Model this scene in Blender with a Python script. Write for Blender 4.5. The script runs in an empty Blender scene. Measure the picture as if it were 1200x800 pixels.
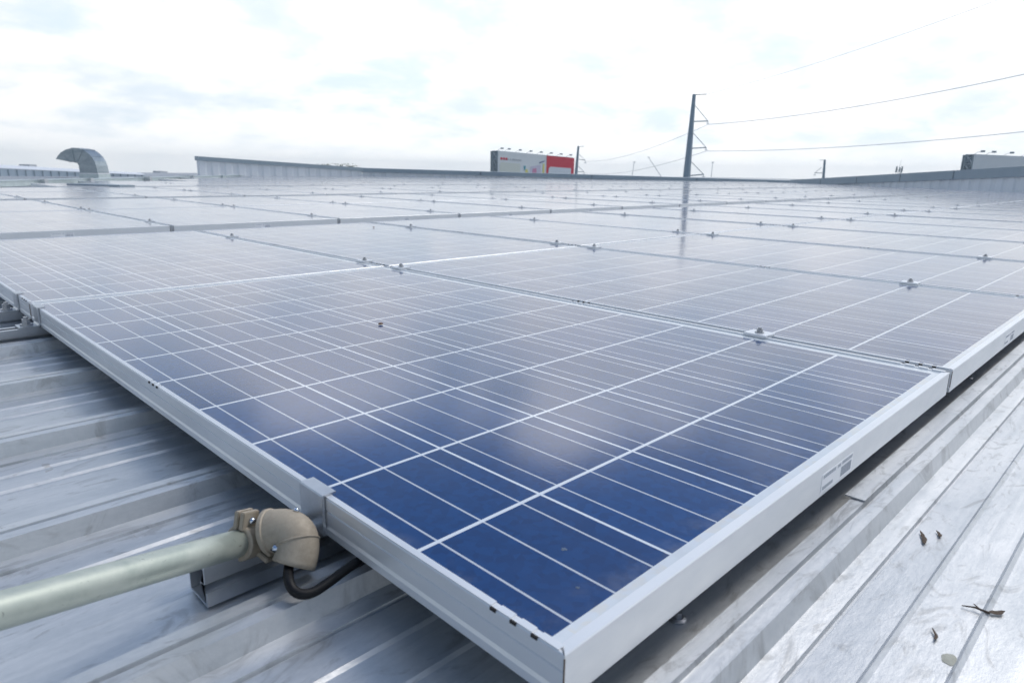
import bpy, bmesh, math, random
from mathutils import Vector, Matrix
random.seed(7)
R_ = math.radians
SC = bpy.context.scene
COL = SC.collection

# ---------------------------------------------------------------- camera
CR = Vector((0.70725449, -0.70678079, 0.01587473))      # camera right
CD = Vector((-0.16228239, -0.18416461, -0.96940591))    # camera down
CF = Vector((0.68808103, 0.68304049, -0.24494933))      # camera forward
CP = Vector((-0.28927072, -0.23648226, 0.31556865))
FPX = 794.8
cd = bpy.data.cameras.new('camera')
cam = bpy.data.objects.new('camera', cd)
COL.objects.link(cam)
m = Matrix.Identity(4)
for i in range(3):
    m[i][0] = CR[i]; m[i][1] = -CD[i]; m[i][2] = -CF[i]; m[i][3] = CP[i]
cam.matrix_world = m
cd.sensor_width = 36; cd.lens = FPX / 1200 * 36
cd.clip_start = 0.02; cd.clip_end = 20000
cd.dof.use_dof = True; cd.dof.focus_distance = 1.15; cd.dof.aperture_fstop = 11
SC.camera = cam

# ---------------------------------------------------------------- sky, sun, exposure
SUN_EL, SUN_AZ = R_(52), math.atan2(-0.27, 0.96)        # azimuth as an angle from +X: right of the camera and a little behind it
w = bpy.data.worlds.new('World'); SC.world = w; w.use_nodes = True
wt = w.node_tree; wt.nodes.clear()


class NT:
    """small helper for building node trees"""
    def __init__(s, t): s.t = t
    def n(s, ty, **kw):
        nd = s.t.nodes.new(ty)
        for k, v in kw.items(): setattr(nd, k, v)
        return nd
    def plug(s, sock, v):
        if isinstance(v, bpy.types.NodeSocket): s.t.links.new(v, sock)
        elif v is not None: sock.default_value = v
    def math(s, op, a, b=None, c=None, clamp=False):
        nd = s.n('ShaderNodeMath', operation=op); nd.use_clamp = clamp
        for i, v in enumerate((a, b, c)): s.plug(nd.inputs[i], v)
        return nd.outputs[0]
    def vmath(s, op, a, b=None):
        nd = s.n('ShaderNodeVectorMath', operation=op)
        s.plug(nd.inputs[0], a)
        if b is not None: s.plug(nd.inputs[3] if op == 'SCALE' else nd.inputs[1], b)
        return nd.outputs['Value'] if op in ('DOT_PRODUCT', 'LENGTH') else nd.outputs[0]
    def mix(s, f, a, b):
        nd = s.n('ShaderNodeMix', data_type='RGBA')
        s.plug(nd.inputs[0], f); s.plug(nd.inputs[6], a); s.plug(nd.inputs[7], b)
        return nd.outputs[2]
    def ramp(s, f, lo, hi, smooth=True):
        nd = s.n('ShaderNodeMapRange'); nd.interpolation_type = 'SMOOTHSTEP' if smooth else 'LINEAR'
        s.plug(nd.inputs[0], f); nd.inputs[1].default_value = lo; nd.inputs[2].default_value = hi
        return nd.outputs[0]
    def noise(s, v, scale, detail=4, rough=.5, dist=0.0):
        nd = s.n('ShaderNodeTexNoise'); s.plug(nd.inputs['Vector'], v)
        nd.inputs['Scale'].default_value = scale; nd.inputs['Detail'].default_value = detail
        nd.inputs['Roughness'].default_value = rough; nd.inputs['Distortion'].default_value = dist
        return nd.outputs[0]
    def sep(s, v):
        nd = s.n('ShaderNodeSeparateXYZ'); s.plug(nd.inputs[0], v); return nd.outputs
    def comb(s, x, y, z):
        nd = s.n('ShaderNodeCombineXYZ')
        for i, v in enumerate((x, y, z)): s.plug(nd.inputs[i], v)
        return nd.outputs[0]


W = NT(wt)
sky = W.n('ShaderNodeTexSky', sky_type='NISHITA', sun_disc=False)
sky.sun_elevation = SUN_EL; sky.sun_rotation = R_(90) - SUN_AZ
sky.air_density = 1.2; sky.dust_density = 2.5; sky.ozone_density = 1.0
d = W.n('ShaderNodeTexCoord').outputs['Generated']
dx, dy, dz = W.sep(d)[0:3]
dzc = W.math('MAXIMUM', dz, 0.0)
inv = W.math('DIVIDE', 1.0, W.math('ADD', dzc, 0.30))
cv = W.comb(W.math('MULTIPLY', dx, inv), W.math('MULTIPLY', dy, inv), 0.0)
n1 = W.noise(cv, 1.75, 7, .52, .2)
n2 = W.noise(W.vmath('ADD', cv, (3.1, 7.7, 0)), 3.2, 6, .55, .1)
nz = W.math('ADD', W.math('MULTIPLY', n1, .75), W.math('MULTIPLY', n2, .25))
sd = (math.cos(SUN_EL) * math.cos(SUN_AZ), math.cos(SUN_EL) * math.sin(SUN_AZ), math.sin(SUN_EL))
toward = W.vmath('DOT_PRODUCT', d, (.58, .34, .74))      # the bright thin part of the cloud layer
glow = W.ramp(toward, 0.0, 0.95)
cover = W.math('ADD', nz, W.math('MULTIPLY', glow, .12))
cover = W.math('ADD', cover, W.math('MULTIPLY', W.ramp(dzc, 0.30, 0.0), .10))
cover = W.math('SUBTRACT', cover, W.math('MULTIPLY', W.ramp(dzc, 0.20, 0.42), .125))     # the layer closes up towards the horizon
mask = W.ramp(cover, 0.495, 0.61)
# strength 0.1 below: a radiance of 1 is a colour value of 10
hazeblue = W.mix(W.math('MULTIPLY', W.ramp(dzc, .48, .22), .92), W.mix(.35, sky.outputs[0], (1.2, 2.7, 5.6, 1)), (7.9, 9.1, 10.0, 1))
shade = W.ramp(n2, 0.30, 0.62)
cl = W.mix(shade, (7.4, 8.3, 9.1, 1), (10.3, 10.4, 10.5, 1))
bright = W.math('ADD', .69, W.math('MULTIPLY', glow, .30))
bright = W.math('MULTIPLY', bright, W.math('ADD', 1.0, W.math('MULTIPLY', W.ramp(dzc, .22, .45), .95)))      # the layer thins out, and brightens, higher up
cl = W.mix(W.math('MULTIPLY', W.ramp(dzc, .07, 0.0), .7), cl, (9.7, 10.0, 10.2, 1))
cl = W.vmath('SCALE', cl, bright)
hazeblue = W.vmath('SCALE', hazeblue, W.math('ADD', .66, W.math('MULTIPLY', glow, .30)))
low = W.mix(W.ramp(dz, -0.03, -0.10), W.mix(mask, hazeblue, cl), (3.0, 3.4, 3.8, 1))
bg = W.n('ShaderNodeBackground'); bg.inputs[1].default_value = 0.1
wt.links.new(low, bg.inputs[0])
wo = W.n('ShaderNodeOutputWorld'); wt.links.new(bg.outputs[0], wo.inputs[0])

sl = bpy.data.lights.new('sun', 'SUN'); sl.energy = 0.95; sl.angle = R_(16); sl.color = (1, .96, .9)
so = bpy.data.objects.new('sun', sl); COL.objects.link(so)
so.rotation_euler = Vector((-sd[0], -sd[1], -sd[2])).to_track_quat('-Z', 'Y').to_euler()
so.location = (5, 5, 30)

SC.view_settings.view_transform = 'Standard'; SC.view_settings.look = 'None'
SC.view_settings.gamma = 1; SC.view_settings.exposure = 0.34; SC.view_settings.use_curve_mapping = False
SC.render.engine = 'CYCLES'
SC.cycles.max_bounces = 8; SC.cycles.glossy_bounces = 4; SC.cycles.volume_bounces = 2

# ---------------------------------------------------------------- helpers
def at(x, y, D):
    """the world point at distance D (m, along the optical axis) in the direction of photo pixel (x, y)"""
    return CP + CR * ((x - 600) / FPX * D) + CD * ((y - 400) / FPX * D) + CF * D


def on_z(x, y, z):
    dd = CR * ((x - 600) / FPX) + CD * ((y - 400) / FPX) + CF
    return CP + dd * ((z - CP.z) / dd.z)


def proj(P):
    q = Vector(P) - CP
    zc = q.dot(CF)
    return (600 + FPX * q.dot(CR) / zc, 400 + FPX * q.dot(CD) / zc, zc) if zc > .01 else (-9999, -9999, zc)


def mat(name, col=(.5, .5, .5), rough=.5, metal=0.0, spec=None):
    M = bpy.data.materials.new(name); M.use_nodes = True
    b = M.node_tree.nodes['Principled BSDF']
    b.inputs['Base Color'].default_value = (*col, 1)
    b.inputs['Roughness'].default_value = rough; b.inputs['Metallic'].default_value = metal
    if spec is not None: b.inputs['Specular IOR Level'].default_value = spec
    return M, NT(M.node_tree), b


def grime(name, col, col2, rough, metal=0.0, scale=8.0, stretch=(1, 1, 1), amt=.6, bump=0.0, r2=None):
    """a surface with uneven tone: noise in object space between two close base colours"""
    M, N, b = mat(name, col, rough, metal)
    oc = N.n('ShaderNodeTexCoord').outputs['Object']
    v = N.vmath('MULTIPLY', oc, stretch)
    f = N.noise(v, scale, 6, .6, .3)
    f2 = N.noise(v, scale * 6.3, 4, .6)
    k = N.ramp(N.math('ADD', N.math('MULTIPLY', f, .7), N.math('MULTIPLY', f2, .3)), .35, .68)
    k = N.math('MULTIPLY', k, amt)
    M.node_tree.links.new(N.mix(k, (*col, 1), (*col2, 1)), b.inputs['Base Color'])
    M.node_tree.links.new(N.math('ADD', rough, N.math('MULTIPLY', N.math('SUBTRACT', f2, .5), .25)), b.inputs['Roughness'])
    if bump:
        bp = N.n('ShaderNodeBump'); bp.inputs['Strength'].default_value = bump; bp.inputs['Distance'].default_value = .001
        N.plug(bp.inputs['Height'], f2); M.node_tree.links.new(bp.outputs[0], b.inputs['Normal'])
    return M


def put(name, bm, mats, parent=None, loc=None, smooth=False):
    me = bpy.data.meshes.new(name)
    bm.normal_update(); bm.to_mesh(me); bm.free()
    for q in (mats if isinstance(mats, (list, tuple)) else [mats]): me.materials.append(q)
    if smooth:
        for p in me.polygons: p.use_smooth = True
    o = bpy.data.objects.new(name, me); COL.objects.link(o)
    if parent: o.parent = parent
    if loc is not None: o.location = loc
    return o


def tag(o, label=None, cat=None, group=None, kind=None):
    if label: o['label'] = label
    if cat: o['category'] = cat
    if group: o['group'] = group
    if kind: o['kind'] = kind
    return o


def thing(name, loc, label, cat, group=None):
    o = bpy.data.objects.new(name, None); o.empty_display_size = .05
    COL.objects.link(o); o.location = loc
    return tag(o, label, cat, group)


def box(bm, x0, x1, y0, y1, z0, z1, mi=0):
    v = [bm.verts.new(p) for p in ((x0, y0, z0), (x1, y0, z0), (x1, y1, z0), (x0, y1, z0), (x0, y0, z1), (x1, y0, z1), (x1, y1, z1), (x0, y1, z1))]
    for f in ((3, 2, 1, 0), (4, 5, 6, 7), (0, 1, 5, 4), (1, 2, 6, 5), (2, 3, 7, 6), (3, 0, 4, 7)):
        bm.faces.new([v[i] for i in f]).material_index = mi


def obox(bm, c, ax, ay, az, hx, hy, hz, mi=0):
    """box with its own axes, given centre and half sizes"""
    c = Vector(c); v = []
    for sz in (-1, 1):
        for sx, sy in ((-1, -1), (1, -1), (1, 1), (-1, 1)):
            v.append(bm.verts.new(c + ax * sx * hx + ay * sy * hy + az * sz * hz))
    for f in ((3, 2, 1, 0), (4, 5, 6, 7), (0, 1, 5, 4), (1, 2, 6, 5), (2, 3, 7, 6), (3, 0, 4, 7)):
        bm.faces.new([v[i] for i in f]).material_index = mi


def frame_of(dv):
    dv = Vector(dv).normalized()
    up = Vector((0, 0, 1)) if abs(dv.z) < .95 else Vector((1, 0, 0))
    a = dv.cross(up).normalized(); b = a.cross(dv).normalized()
    return a, b


def tube(bm, pts, rad, seg=10, caps=True, mi=0, hollow=False):
    pts = [Vector(p) for p in pts]
    if not isinstance(rad, (list, tuple)): rad = [rad] * len(pts)
    rings = []
    a = None
    for i, p in enumerate(pts):
        t = (pts[min(i + 1, len(pts) - 1)] - pts[max(i - 1, 0)]).normalized()
        if a is None: a, b = frame_of(t)
        else:
            a = (a - t * a.dot(t)).normalized(); b = a.cross(t).normalized()
        rings.append([bm.verts.new(p + (a * math.cos(k / seg * 6.28318) + b * math.sin(k / seg * 6.28318)) * rad[i]) for k in range(seg)])
    for r0, r1 in zip(rings, rings[1:]):
        for k in range(seg):
            bm.faces.new((r0[k], r0[(k + 1) % seg], r1[(k + 1) % seg], r1[k])).material_index = mi
    if caps:
        bm.faces.new(rings[0][::-1]).material_index = mi
        bm.faces.new(rings[-1]).material_index = mi


def bez(p0, p1, p2, n):
    return [p0 * (1 - t) ** 2 + p1 * 2 * t * (1 - t) + p2 * t * t for t in [i / n for i in range(n + 1)]]


def extrude_profile(bm, prof, x0, x1, closed=True, mi=0):
    """profile of (y, z) points swept along x"""
    a = [bm.verts.new((x0, y, z)) for y, z in prof]; b = [bm.verts.new((x1, y, z)) for y, z in prof]
    n = len(prof)
    for i in range(n if closed else n - 1):
        j = (i + 1) % n
        bm.faces.new((a[i], a[j], b[j], b[i])).material_index = mi
    if closed:
        bm.faces.new(a[::-1]).material_index = mi; bm.faces.new(b).material_index = mi


def hexbolt(bm, c, r, h, washer=True):
    x, y, z = c
    if washer: tube(bm, [(x, y, z), (x, y, z + h * .18)], r * 1.45, 16)
    tube(bm, [(x, y, z + h * .18), (x, y, z + h * .75)], r, 6)
    tube(bm, [(x, y, z + h * .75), (x, y, z + h)], r * .55, 10)


ORD = ['first', 'second', 'third', 'fourth', 'fifth', 'sixth', 'seventh', 'eighth', 'ninth', 'tenth', 'eleventh', 'twelfth', 'thirteenth', 'fourteenth', 'fifteenth', 'sixteenth', 'seventeenth', 'eighteenth', 'nineteenth', 'twentieth',
       'twenty-first', 'twenty-second', 'twenty-third', 'twenty-fourth', 'twenty-fifth', 'twenty-sixth', 'twenty-seventh', 'twenty-eighth', 'twenty-ninth', 'thirtieth', 'thirty-first', 'thirty-second']

# ---------------------------------------------------------------- materials
PITCH = .159
M_ALU = grime('anodised_aluminium', (.80, .82, .84), (.70, .73, .76), .42, .55, 5, (1, 1, 3), .5)
M_ALU2 = grime('mill_aluminium', (.66, .68, .70), (.50, .52, .55), .38, .9, 14, (1, 1, 1), .7)
M_STEEL = grime('bolt_steel', (.50, .51, .53), (.34, .34, .34), .35, .9, 160)
M_DARK = mat('black_void', (.012, .012, .014), .7)[0]
M_GALV = grime('galvanised_steel', (.60, .67, .68), (.45, .53, .54), .42, .55, 6, (1, 1, 1), .8)
M_CASTING = grime('cast_zinc', (.43, .37, .285), (.29, .245, .185), .6, .1, 40, (1, 1, 1), .8, .25)
def pipe_material():
    M, N, b = mat('galvanised_conduit', (.5, .53, .5), .45, .4)
    oc = N.n('ShaderNodeTexCoord').outputs['Object']
    tone = N.ramp(N.noise(oc, 22, 6, .65, .4), .32, .70)
    c = N.mix(tone, (.38, .43, .385, 1), (.54, .58, .52, 1))
    al = N.vmath('MULTIPLY', oc, (.35, .8, 1.2))
    scuff = N.ramp(N.noise(al, 150, 3, .7, 1.5), .66, .72)
    c = N.mix(N.math('MULTIPLY', scuff, .75), c, (.07, .075, .07, 1))
    M.node_tree.links.new(c, b.inputs['Base Color'])
    M.node_tree.links.new(N.math('ADD', .36, N.math('MULTIPLY', tone, .2)), b.inputs['Roughness'])
    return M


M_PIPE = pipe_material()
M_DUCT = grime('dull_galvanised', (.36, .41, .45), (.22, .27, .31), .32, .85, 2.6, (1, 1, 2), .9, .3)
M_RUBBER = mat('black_rubber', (.006, .006, .007), .5, 0, .3)[0]
M_COPING = grime('grey_blue_coping', (.34, .41, .46), (.30, .37, .42), .5, .25, .8, (1, 1, 1), .7)
M_CLAD = grime('light_cladding', (.82, .85, .88), (.74, .78, .82), .55, 0, .7, (1, 1, .3), .7)
M_STICK = mat('white_sticker', (.90, .91, .93), .35)[0]
M_INK = mat('grey_ink', (.45, .48, .53), .5)[0]
M_POLE = grime('grey_pole', (.27, .34, .39), (.21, .27, .32), .6, .3, 1)
M_WIRE = mat('wire_grey', (.58, .62, .66), .5, .1)[0]
M_BROWN = grime('dry_brown', (.11, .075, .05), (.05, .035, .025), .8, 0, 90)
M_PEB = grime('brown_pebble', (.24, .14, .09), (.14, .08, .05), .8, 0, 300)
M_CONC = grime('pale_render', (.55, .57, .60), (.45, .47, .5), .8, 0, .3)
M_LEAF = grime('leaf_green', (.07, .12, .05), (.12, .17, .08), .6, 0, 3)
M_BARK = grime('bark', (.10, .08, .06), (.06, .05, .04), .8, 0, 3)


def cell_material():
    M, N, b = mat('solar_cells', (.01, .03, .12), .15)
    L = M.node_tree.links
    uv = N.n('ShaderNodeUVMap', uv_map='UVMap').outputs[0]
    U, V, _ = N.sep(uv)[0:3]
    def line(x, half):                       # 1 on the multiples of the cell pitch
        q = N.math('DIVIDE', x, PITCH)
        dd = N.math('ABSOLUTE', N.math('SUBTRACT', q, N.math('ROUND', q)))
        return N.math('LESS_THAN', dd, half / PITCH)
    gapU = line(U, .0017); gapV = line(V, .0023)
    wv = N.math('MULTIPLY', N.math('FRACT', N.math('ADD', N.math('DIVIDE', U, PITCH), 10)), PITCH)
    off = N.math('ABSOLUTE', N.math('SUBTRACT', wv, PITCH / 2))
    bus = N.math('MAXIMUM', N.math('LESS_THAN', off, .0011), N.math('LESS_THAN', N.math('ABSOLUTE', N.math('SUBTRACT', off, .052)), .0011))
    marg = N.math('MAXIMUM', N.math('GREATER_THAN', N.math('ABSOLUTE', U), .4755),
                  N.math('MAXIMUM', N.math('LESS_THAN', V, -.789), N.math('GREATER_THAN', V, .7945)))
    white = N.math('MAXIMUM', marg, N.math('MAXIMUM', gapU, gapV))
    # polycrystalline grain and a slight tone step from cell to cell
    grain = N.n('ShaderNodeTexVoronoi'); N.plug(grain.inputs['Vector'], uv); grain.inputs['Scale'].default_value = 130
    gcol = N.sep(grain.outputs['Color'])[0]
    ci = N.comb(N.math('FLOOR', N.math('DIVIDE', U, PITCH)), N.math('FLOOR', N.math('DIVIDE', V, PITCH)), 0.0)
    wn = N.n('ShaderNodeTexWhiteNoise', noise_dimensions='3D'); N.plug(wn.inputs['Vector'], ci)
    oi = N.n('ShaderNodeObjectInfo').outputs['Random']
    k = N.math('ADD', N.math('MULTIPLY', gcol, .42), N.math('ADD', N.math('MULTIPLY', wn.outputs[0], .3), N.math('MULTIPLY', oi, .15)))
    cell = N.mix(k, (.002, .032, .130, 1), (.004, .066, .240, 1))
    dustn = N.noise(uv, 3.0, 6, .6, .4)
    spots = N.ramp(N.noise(uv, 70, 3, .6), .70, .78)
    dust = N.math('ADD', N.math('MULTIPLY', N.ramp(dustn, .35, .75), .02), N.math('MULTIPLY', N.ramp(N.noise(uv, 48, 4, .62, .6), .715, .76), .11))
    edge = N.math('MAXIMUM', N.ramp(V, -.745, -.80), N.math('MAXIMUM', N.ramp(U, -.455, -.478), N.ramp(U, .470, .50)))
    dust = N.math('ADD', dust, N.math('MULTIPLY', edge, N.math('MULTIPLY', N.ramp(N.noise(uv, 22, 5, .65), .42, .7), .16)))
    c = N.mix(bus, cell, (.56, .60, .66, 1))
    c = N.mix(N.math('MAXIMUM', gapU, gapV), c, (.74, .79, .84, 1))
    c = N.mix(marg, c, (.72, .77, .81, 1))
    ribbon = N.math('MULTIPLY', N.math('LESS_THAN', off, .06), N.math('MULTIPLY', marg, N.math('LESS_THAN', N.math('ABSOLUTE', U), .4755)))
    c = N.mix(N.math('MULTIPLY', ribbon, N.ramp(N.noise(uv, 55, 2), .45, .6)), c, (.74, .75, .73, 1))
    c = N.mix(dust, c, (.42, .41, .40, 1))
    L.new(c, b.inputs['Base Color'])
    L.new(N.math('ADD', .095, N.math('MULTIPLY', N.ramp(dustn, .3, .8), .06)), b.inputs['Roughness'])
    b.inputs['IOR'].default_value = 1.5
    b.inputs['Sheen Weight'].default_value = .17; b.inputs['Sheen Roughness'].default_value = .28; b.inputs['Sheen Tint'].default_value = (1, .96, .94, 1)     # the film of dust, seen at a glancing angle
    # the prismatic texture of solar glass, at the scale of a very slight waviness
    bp = N.n('ShaderNodeBump'); bp.inputs['Strength'].default_value = .10; bp.inputs['Distance'].default_value = .0006
    N.plug(bp.inputs['Height'], N.noise(uv, 320, 2, .5)); L.new(bp.outputs[0], b.inputs['Normal'])
    return M


def roof_material():
    M, N, b = mat('zincalume_sheet', (.6, .62, .64), .4, .58)
    L = M.node_tree.links
    oc = N.n('ShaderNodeTexCoord').outputs['Object']
    streak = N.noise(N.vmath('MULTIPLY', oc, (1.3, 22, 1)), 1.6, 6, .6, .5)
    blotch = N.noise(oc, 7, 6, .6, .8)
    fine = N.noise(N.vmath('MULTIPLY', oc, (1, 2.2, 1)), 90, 4, .65)
    smear = N.noise(N.vmath('MULTIPLY', oc, (5, 12, 1)), 2.2, 5, .65, 2.2)
    hair = N.noise(N.vmath('MULTIPLY', oc, (1.0, 60, 1)), 2.2, 5, .7, .4)
    k = N.math('ADD', N.math('MULTIPLY', N.math('ADD', N.math('MULTIPLY', streak, 1.15), N.math('MULTIPLY', hair, .75)), .28), N.math('ADD', N.math('MULTIPLY', blotch, .26), N.math('MULTIPLY', fine, .20)))
    k = N.ramp(k, .36, .66)
    c = N.mix(k, (.52, .545, .565, 1), (.71, .72, .73, 1))
    c = N.mix(N.math('MULTIPLY', N.ramp(smear, .52, .70), .6), c, (.33, .335, .335, 1))
    c = N.mix(N.math('MULTIPLY', N.ramp(N.noise(oc, 34, 3, .6, 1.5), .70, .78), .5), c, (.33, .30, .27, 1))
    L.new(c, b.inputs['Base Color'])
    L.new(N.math('ADD', .33, N.math('MULTIPLY', k, .13)), b.inputs['Roughness'])
    bp = N.n('ShaderNodeBump'); bp.inputs['Strength'].default_value = .25; bp.inputs['Distance'].default_value = .0012
    N.plug(bp.inputs['Height'], N.math('ADD', N.math('MULTIPLY', smear, .25), fine)); L.new(bp.outputs[0], b.inputs['Normal'])
    return M


M_CELL = cell_material()
M_ROOF = roof_material()

# ---------------------------------------------------------------- ground, far land
ZR = -.083                                   # level of the roof pans; panel tops are z = 0
GZ = -9.0
mg = grime('far_ground', (.16, .19, .17), (.26, .27, .26), .9, 0, .01)
# the roof is pitched: the true horizon lies a little below the vanishing line of the panels
def _dir(x, y): return CR * ((x - 600) / FPX) + CD * ((y - 400) / FPX) + CF
GN = _dir(1200, 210).cross(_dir(0, 205.5)).normalized()
if GN.z < 0: GN = -GN
def gz(x, y): return GZ - (GN.x * x + GN.y * y) / GN.z
bm = bmesh.new()
gv = [bm.verts.new((x, y, gz(x, y) + dz_)) for dz_ in (0, -1) for x, y in ((-1500, -1500), (1500, -1500), (1500, 1500), (-1500, 1500))]
for f in ((0, 1, 2, 3), (7, 6, 5, 4), (0, 4, 5, 1), (1, 5, 6, 2), (2, 6, 7, 3), (3, 7, 4, 0)): bm.faces.new([gv[i] for i in f])
tag(put('ground', bm, mg), kind='structure')

# ---------------------------------------------------------------- haze
bm = bmesh.new(); box(bm, -1600, 1600, -1600, 1600, min(gz(x, y) for x in (-1500, 1500) for y in (-1500, 1500)) - 2, max(13, max(gz(x, y) for x in (-1500, 1500) for y in (-1500, 1500)) + 2))
MH = bpy.data.materials.new('haze'); MH.use_nodes = True
ht = MH.node_tree; ht.nodes.clear()
hv = ht.nodes.new('ShaderNodeVolumePrincipled'); hv.inputs['Color'].default_value = (.93, .96, .99, 1)
hv.inputs['Density'].default_value = .0004; hv.inputs['Anisotropy'].default_value = .3
ht.links.new(hv.outputs[0], ht.nodes.new('ShaderNodeOutputMaterial').inputs['Volume'])
tag(put('haze', bm, MH), kind='stuff')

# ---------------------------------------------------------------- roof
bm = bmesh.new()
prof = []
CREASE, RP = .001, .304
k0, k1 = -8, 110
for k in range(k1, k0, -1):
    c = CREASE + RP * k
    for o_, z in ((0, 0), (-.003, .0225), (-.0185, .0232), (-.0200, .0180), (-.0236, .0180), (-.0252, .0232), (-.039, .0228), (-.0450, .0028), (-.066, .0012), (-.0675, -.0030), (-.0700, -.0030), (-.0715, 0),
                  (-.112, .0005), (-.115, .0028), (-.119, 0), (-.165, 0), (-.168, .0028), (-.172, 0)):
        prof.append((c + (o_ if o_ > -.06 else -.066 + (o_ + .066) * .95), ZR + z))
extrude_profile(bm, prof, -3.0, 62.0, closed=False)
bmesh.ops.recalc_face_normals(bm, faces=bm.faces)
roof = put('roof', bm, M_ROOF)
if roof.data.polygons[0].normal.z < -.5:
    roof.data.flip_normals()
tag(roof, kind='structure')
# the lapped edge strip along the first rib
bm = bmesh.new(); box(bm, .53, 9, CREASE - .0185, CREASE + .004, ZR + .0236, ZR + .0252)
tag(put('roof_lap_strip', bm, M_ROOF), kind='structure')
# the body of the building under the sheeting
bm = bmesh.new(); box(bm, -3.0, 62, -2.6, 35.2, GZ, ZR - .06)
tag(put('roof_deck', bm, M_CONC), kind='structure')

# ---------------------------------------------------------------- parapets
def parapet(name, tops, zb, label, cop_h, cop_w, rib, over=.06, seam=2.3, jointed=True):
    """a corrugated upstand wall through the given top points (world), standing on the roof, with a metal coping"""
    root = thing(name, (tops[0].x, tops[0].y, zb), label, 'wall')
    org = Vector((tops[0].x, tops[0].y, zb))
    wb, cb, jb = bmesh.new(), bmesh.new(), bmesh.new()
    for A, B in zip(tops, tops[1:]):
        h = Vector((B.x - A.x, B.y - A.y, 0)); Ln = h.length; t = h.normalized()
        nrm = Vector((t.y, -t.x, 0))
        if nrm.dot(Vector((CP.x, CP.y, 0)) - Vector((A.x, A.y, 0))) < 0: nrm = -nrm
        n = max(2, int(Ln / rib)); pr = []
        for i in range(n):
            s0 = i / n
            for f, dep in ((0, 0), (.42, 0), (.56, -.028), (.86, -.028)):
                pr.append((s0 + f / n, dep))
        pr.append((1, 0))
        lo, hi = [], []
        for s_, dp in pr:
            p = A.lerp(B, s_) + nrm * dp - org
            lo.append(wb.verts.new((p.x, p.y, 0))); hi.append(wb.verts.new((p.x, p.y, p.z - .02)))
        for i in range(len(lo) - 1): wb.faces.new((lo[i], lo[i + 1], hi[i + 1], hi[i]))
        bk0 = wb.verts.new(A - org - nrm * cop_w - Vector((0, 0, .02))); bk1 = wb.verts.new(B - org - nrm * cop_w - Vector((0, 0, .02)))
        bl0 = wb.verts.new((bk0.co.x, bk0.co.y, 0)); bl1 = wb.verts.new((bk1.co.x, bk1.co.y, 0))
        wb.faces.new((bk0, bk1, bl1, bl0)); wb.faces.new((lo[0], hi[0], bk0, bl0)); wb.faces.new((lo[-1], bl1, bk1, hi[-1]))
        ns = max(1, int(round(Ln / seam))) if jointed else 1
        for i in range(ns):
            a = A.lerp(B, i / ns) - org; b_ = A.lerp(B, (i + 1) / ns) - org
            e = t * .012
            a = a + (e if i else -t * .03); b_ = b_ + (-e if i < ns - 1 else t * .03)
            vs = []
            for p in (a, b_):
                # front drip, front top, back top, back drip
                vs.append([cb.verts.new(p + nrm * over + Vector((0, 0, -cop_h))), cb.verts.new(p + nrm * over), cb.verts.new(p - nrm * (cop_w + over) + Vector((0, 0, .01))),
                           cb.verts.new(p - nrm * (cop_w + over) + Vector((0, 0, -cop_h)))])
            for q in range(4):
                cb.faces.new((vs[0][q], vs[0][(q + 1) % 4], vs[1][(q + 1) % 4], vs[1][q]))
            cb.faces.new(vs[0][::-1]); cb.faces.new(vs[1])
        for i in range(1, ns):
            p = A.lerp(B, i / ns) - org
            obox(jb, p - Vector((0, 0, cop_h / 2 + .004)) - nrm * (cop_w / 2), t, nrm, Vector((0, 0, 1)), .0115, cop_w / 2 + over - .006, cop_h / 2 - .003)
    for q in (wb, cb, jb):
        if q.faces: bmesh.ops.recalc_face_normals(q, faces=q.faces)
    put('cladding', wb, M_CLAD, root)
    put('coping', cb, M_COPING, root)
    if jb.faces: put('joint_strip', jb, M_DARK, root)
    else: jb.free()
    return root


PA0, PA1 = at(232.5, 183.3, 22), at(424, 196.6, 26)
parapet('parapet_wall', [PA0, PA1], ZR, 'pale corrugated parapet at the back left with a free left end', .13, .22, .40, jointed=False)
PB1 = at(932, 211.9, 29.3)
parapet('parapet_wall', [PA1 + Vector((.03, .02, -.012)), PB1], ZR, 'long low back parapet under a grey coping below the red billboard', .15, .22, .45, seam=4.6)
PC0, PC1, PC2 = at(928, 211.0, 27.4), at(1200, 195.2, 16.6), at(1420, 181, 12.0)
parapet('parapet_wall', [PC0, PC1, PC2], ZR, 'taller corrugated parapet on the right with a broad jointed coping', .24, .25, .36, seam=2.25)

# ---------------------------------------------------------------- solar panels
U0, U1, V0, V1 = -.481, .504, -.809, .815            # outer frame, local to the centre of the cell grid
H = .040; LIP_L, LIP_S = .0075, .010
NOTCH = [V0 + .028 + .021 * i for i in range(3)] + [-.024 + .0165 * i for i in range(3)] + [V1 - .028 - .021 * i for i in range(3)]


def lam_mesh(bm, du=0, dv=0, z=-.0016, mi=0):
    uvl = bm.loops.layers.uv.get('UVMap') or bm.loops.layers.uv.new('UVMap')
    x0, x1, y0, y1 = U0 + .004, U1 - .004, V0 + .004, V1 - .004
    top = [bm.verts.new((x + du, y + dv, z)) for x, y in ((x0, y0), (x1, y0), (x1, y1), (x0, y1))]
    f = bm.faces.new(top); f.material_index = mi
    for lp, (x, y) in zip(f.loops, ((x0, y0), (x1, y0), (x1, y1), (x0, y1))): lp[uvl].uv = (x, y)
    bot = [bm.verts.new((q.co.x, q.co.y, z - .005)) for q in top]
    f = bm.faces.new(bot[::-1]); f.material_index = mi
    for lp in f.loops: lp[uvl].uv = (.49, .49)


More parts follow.
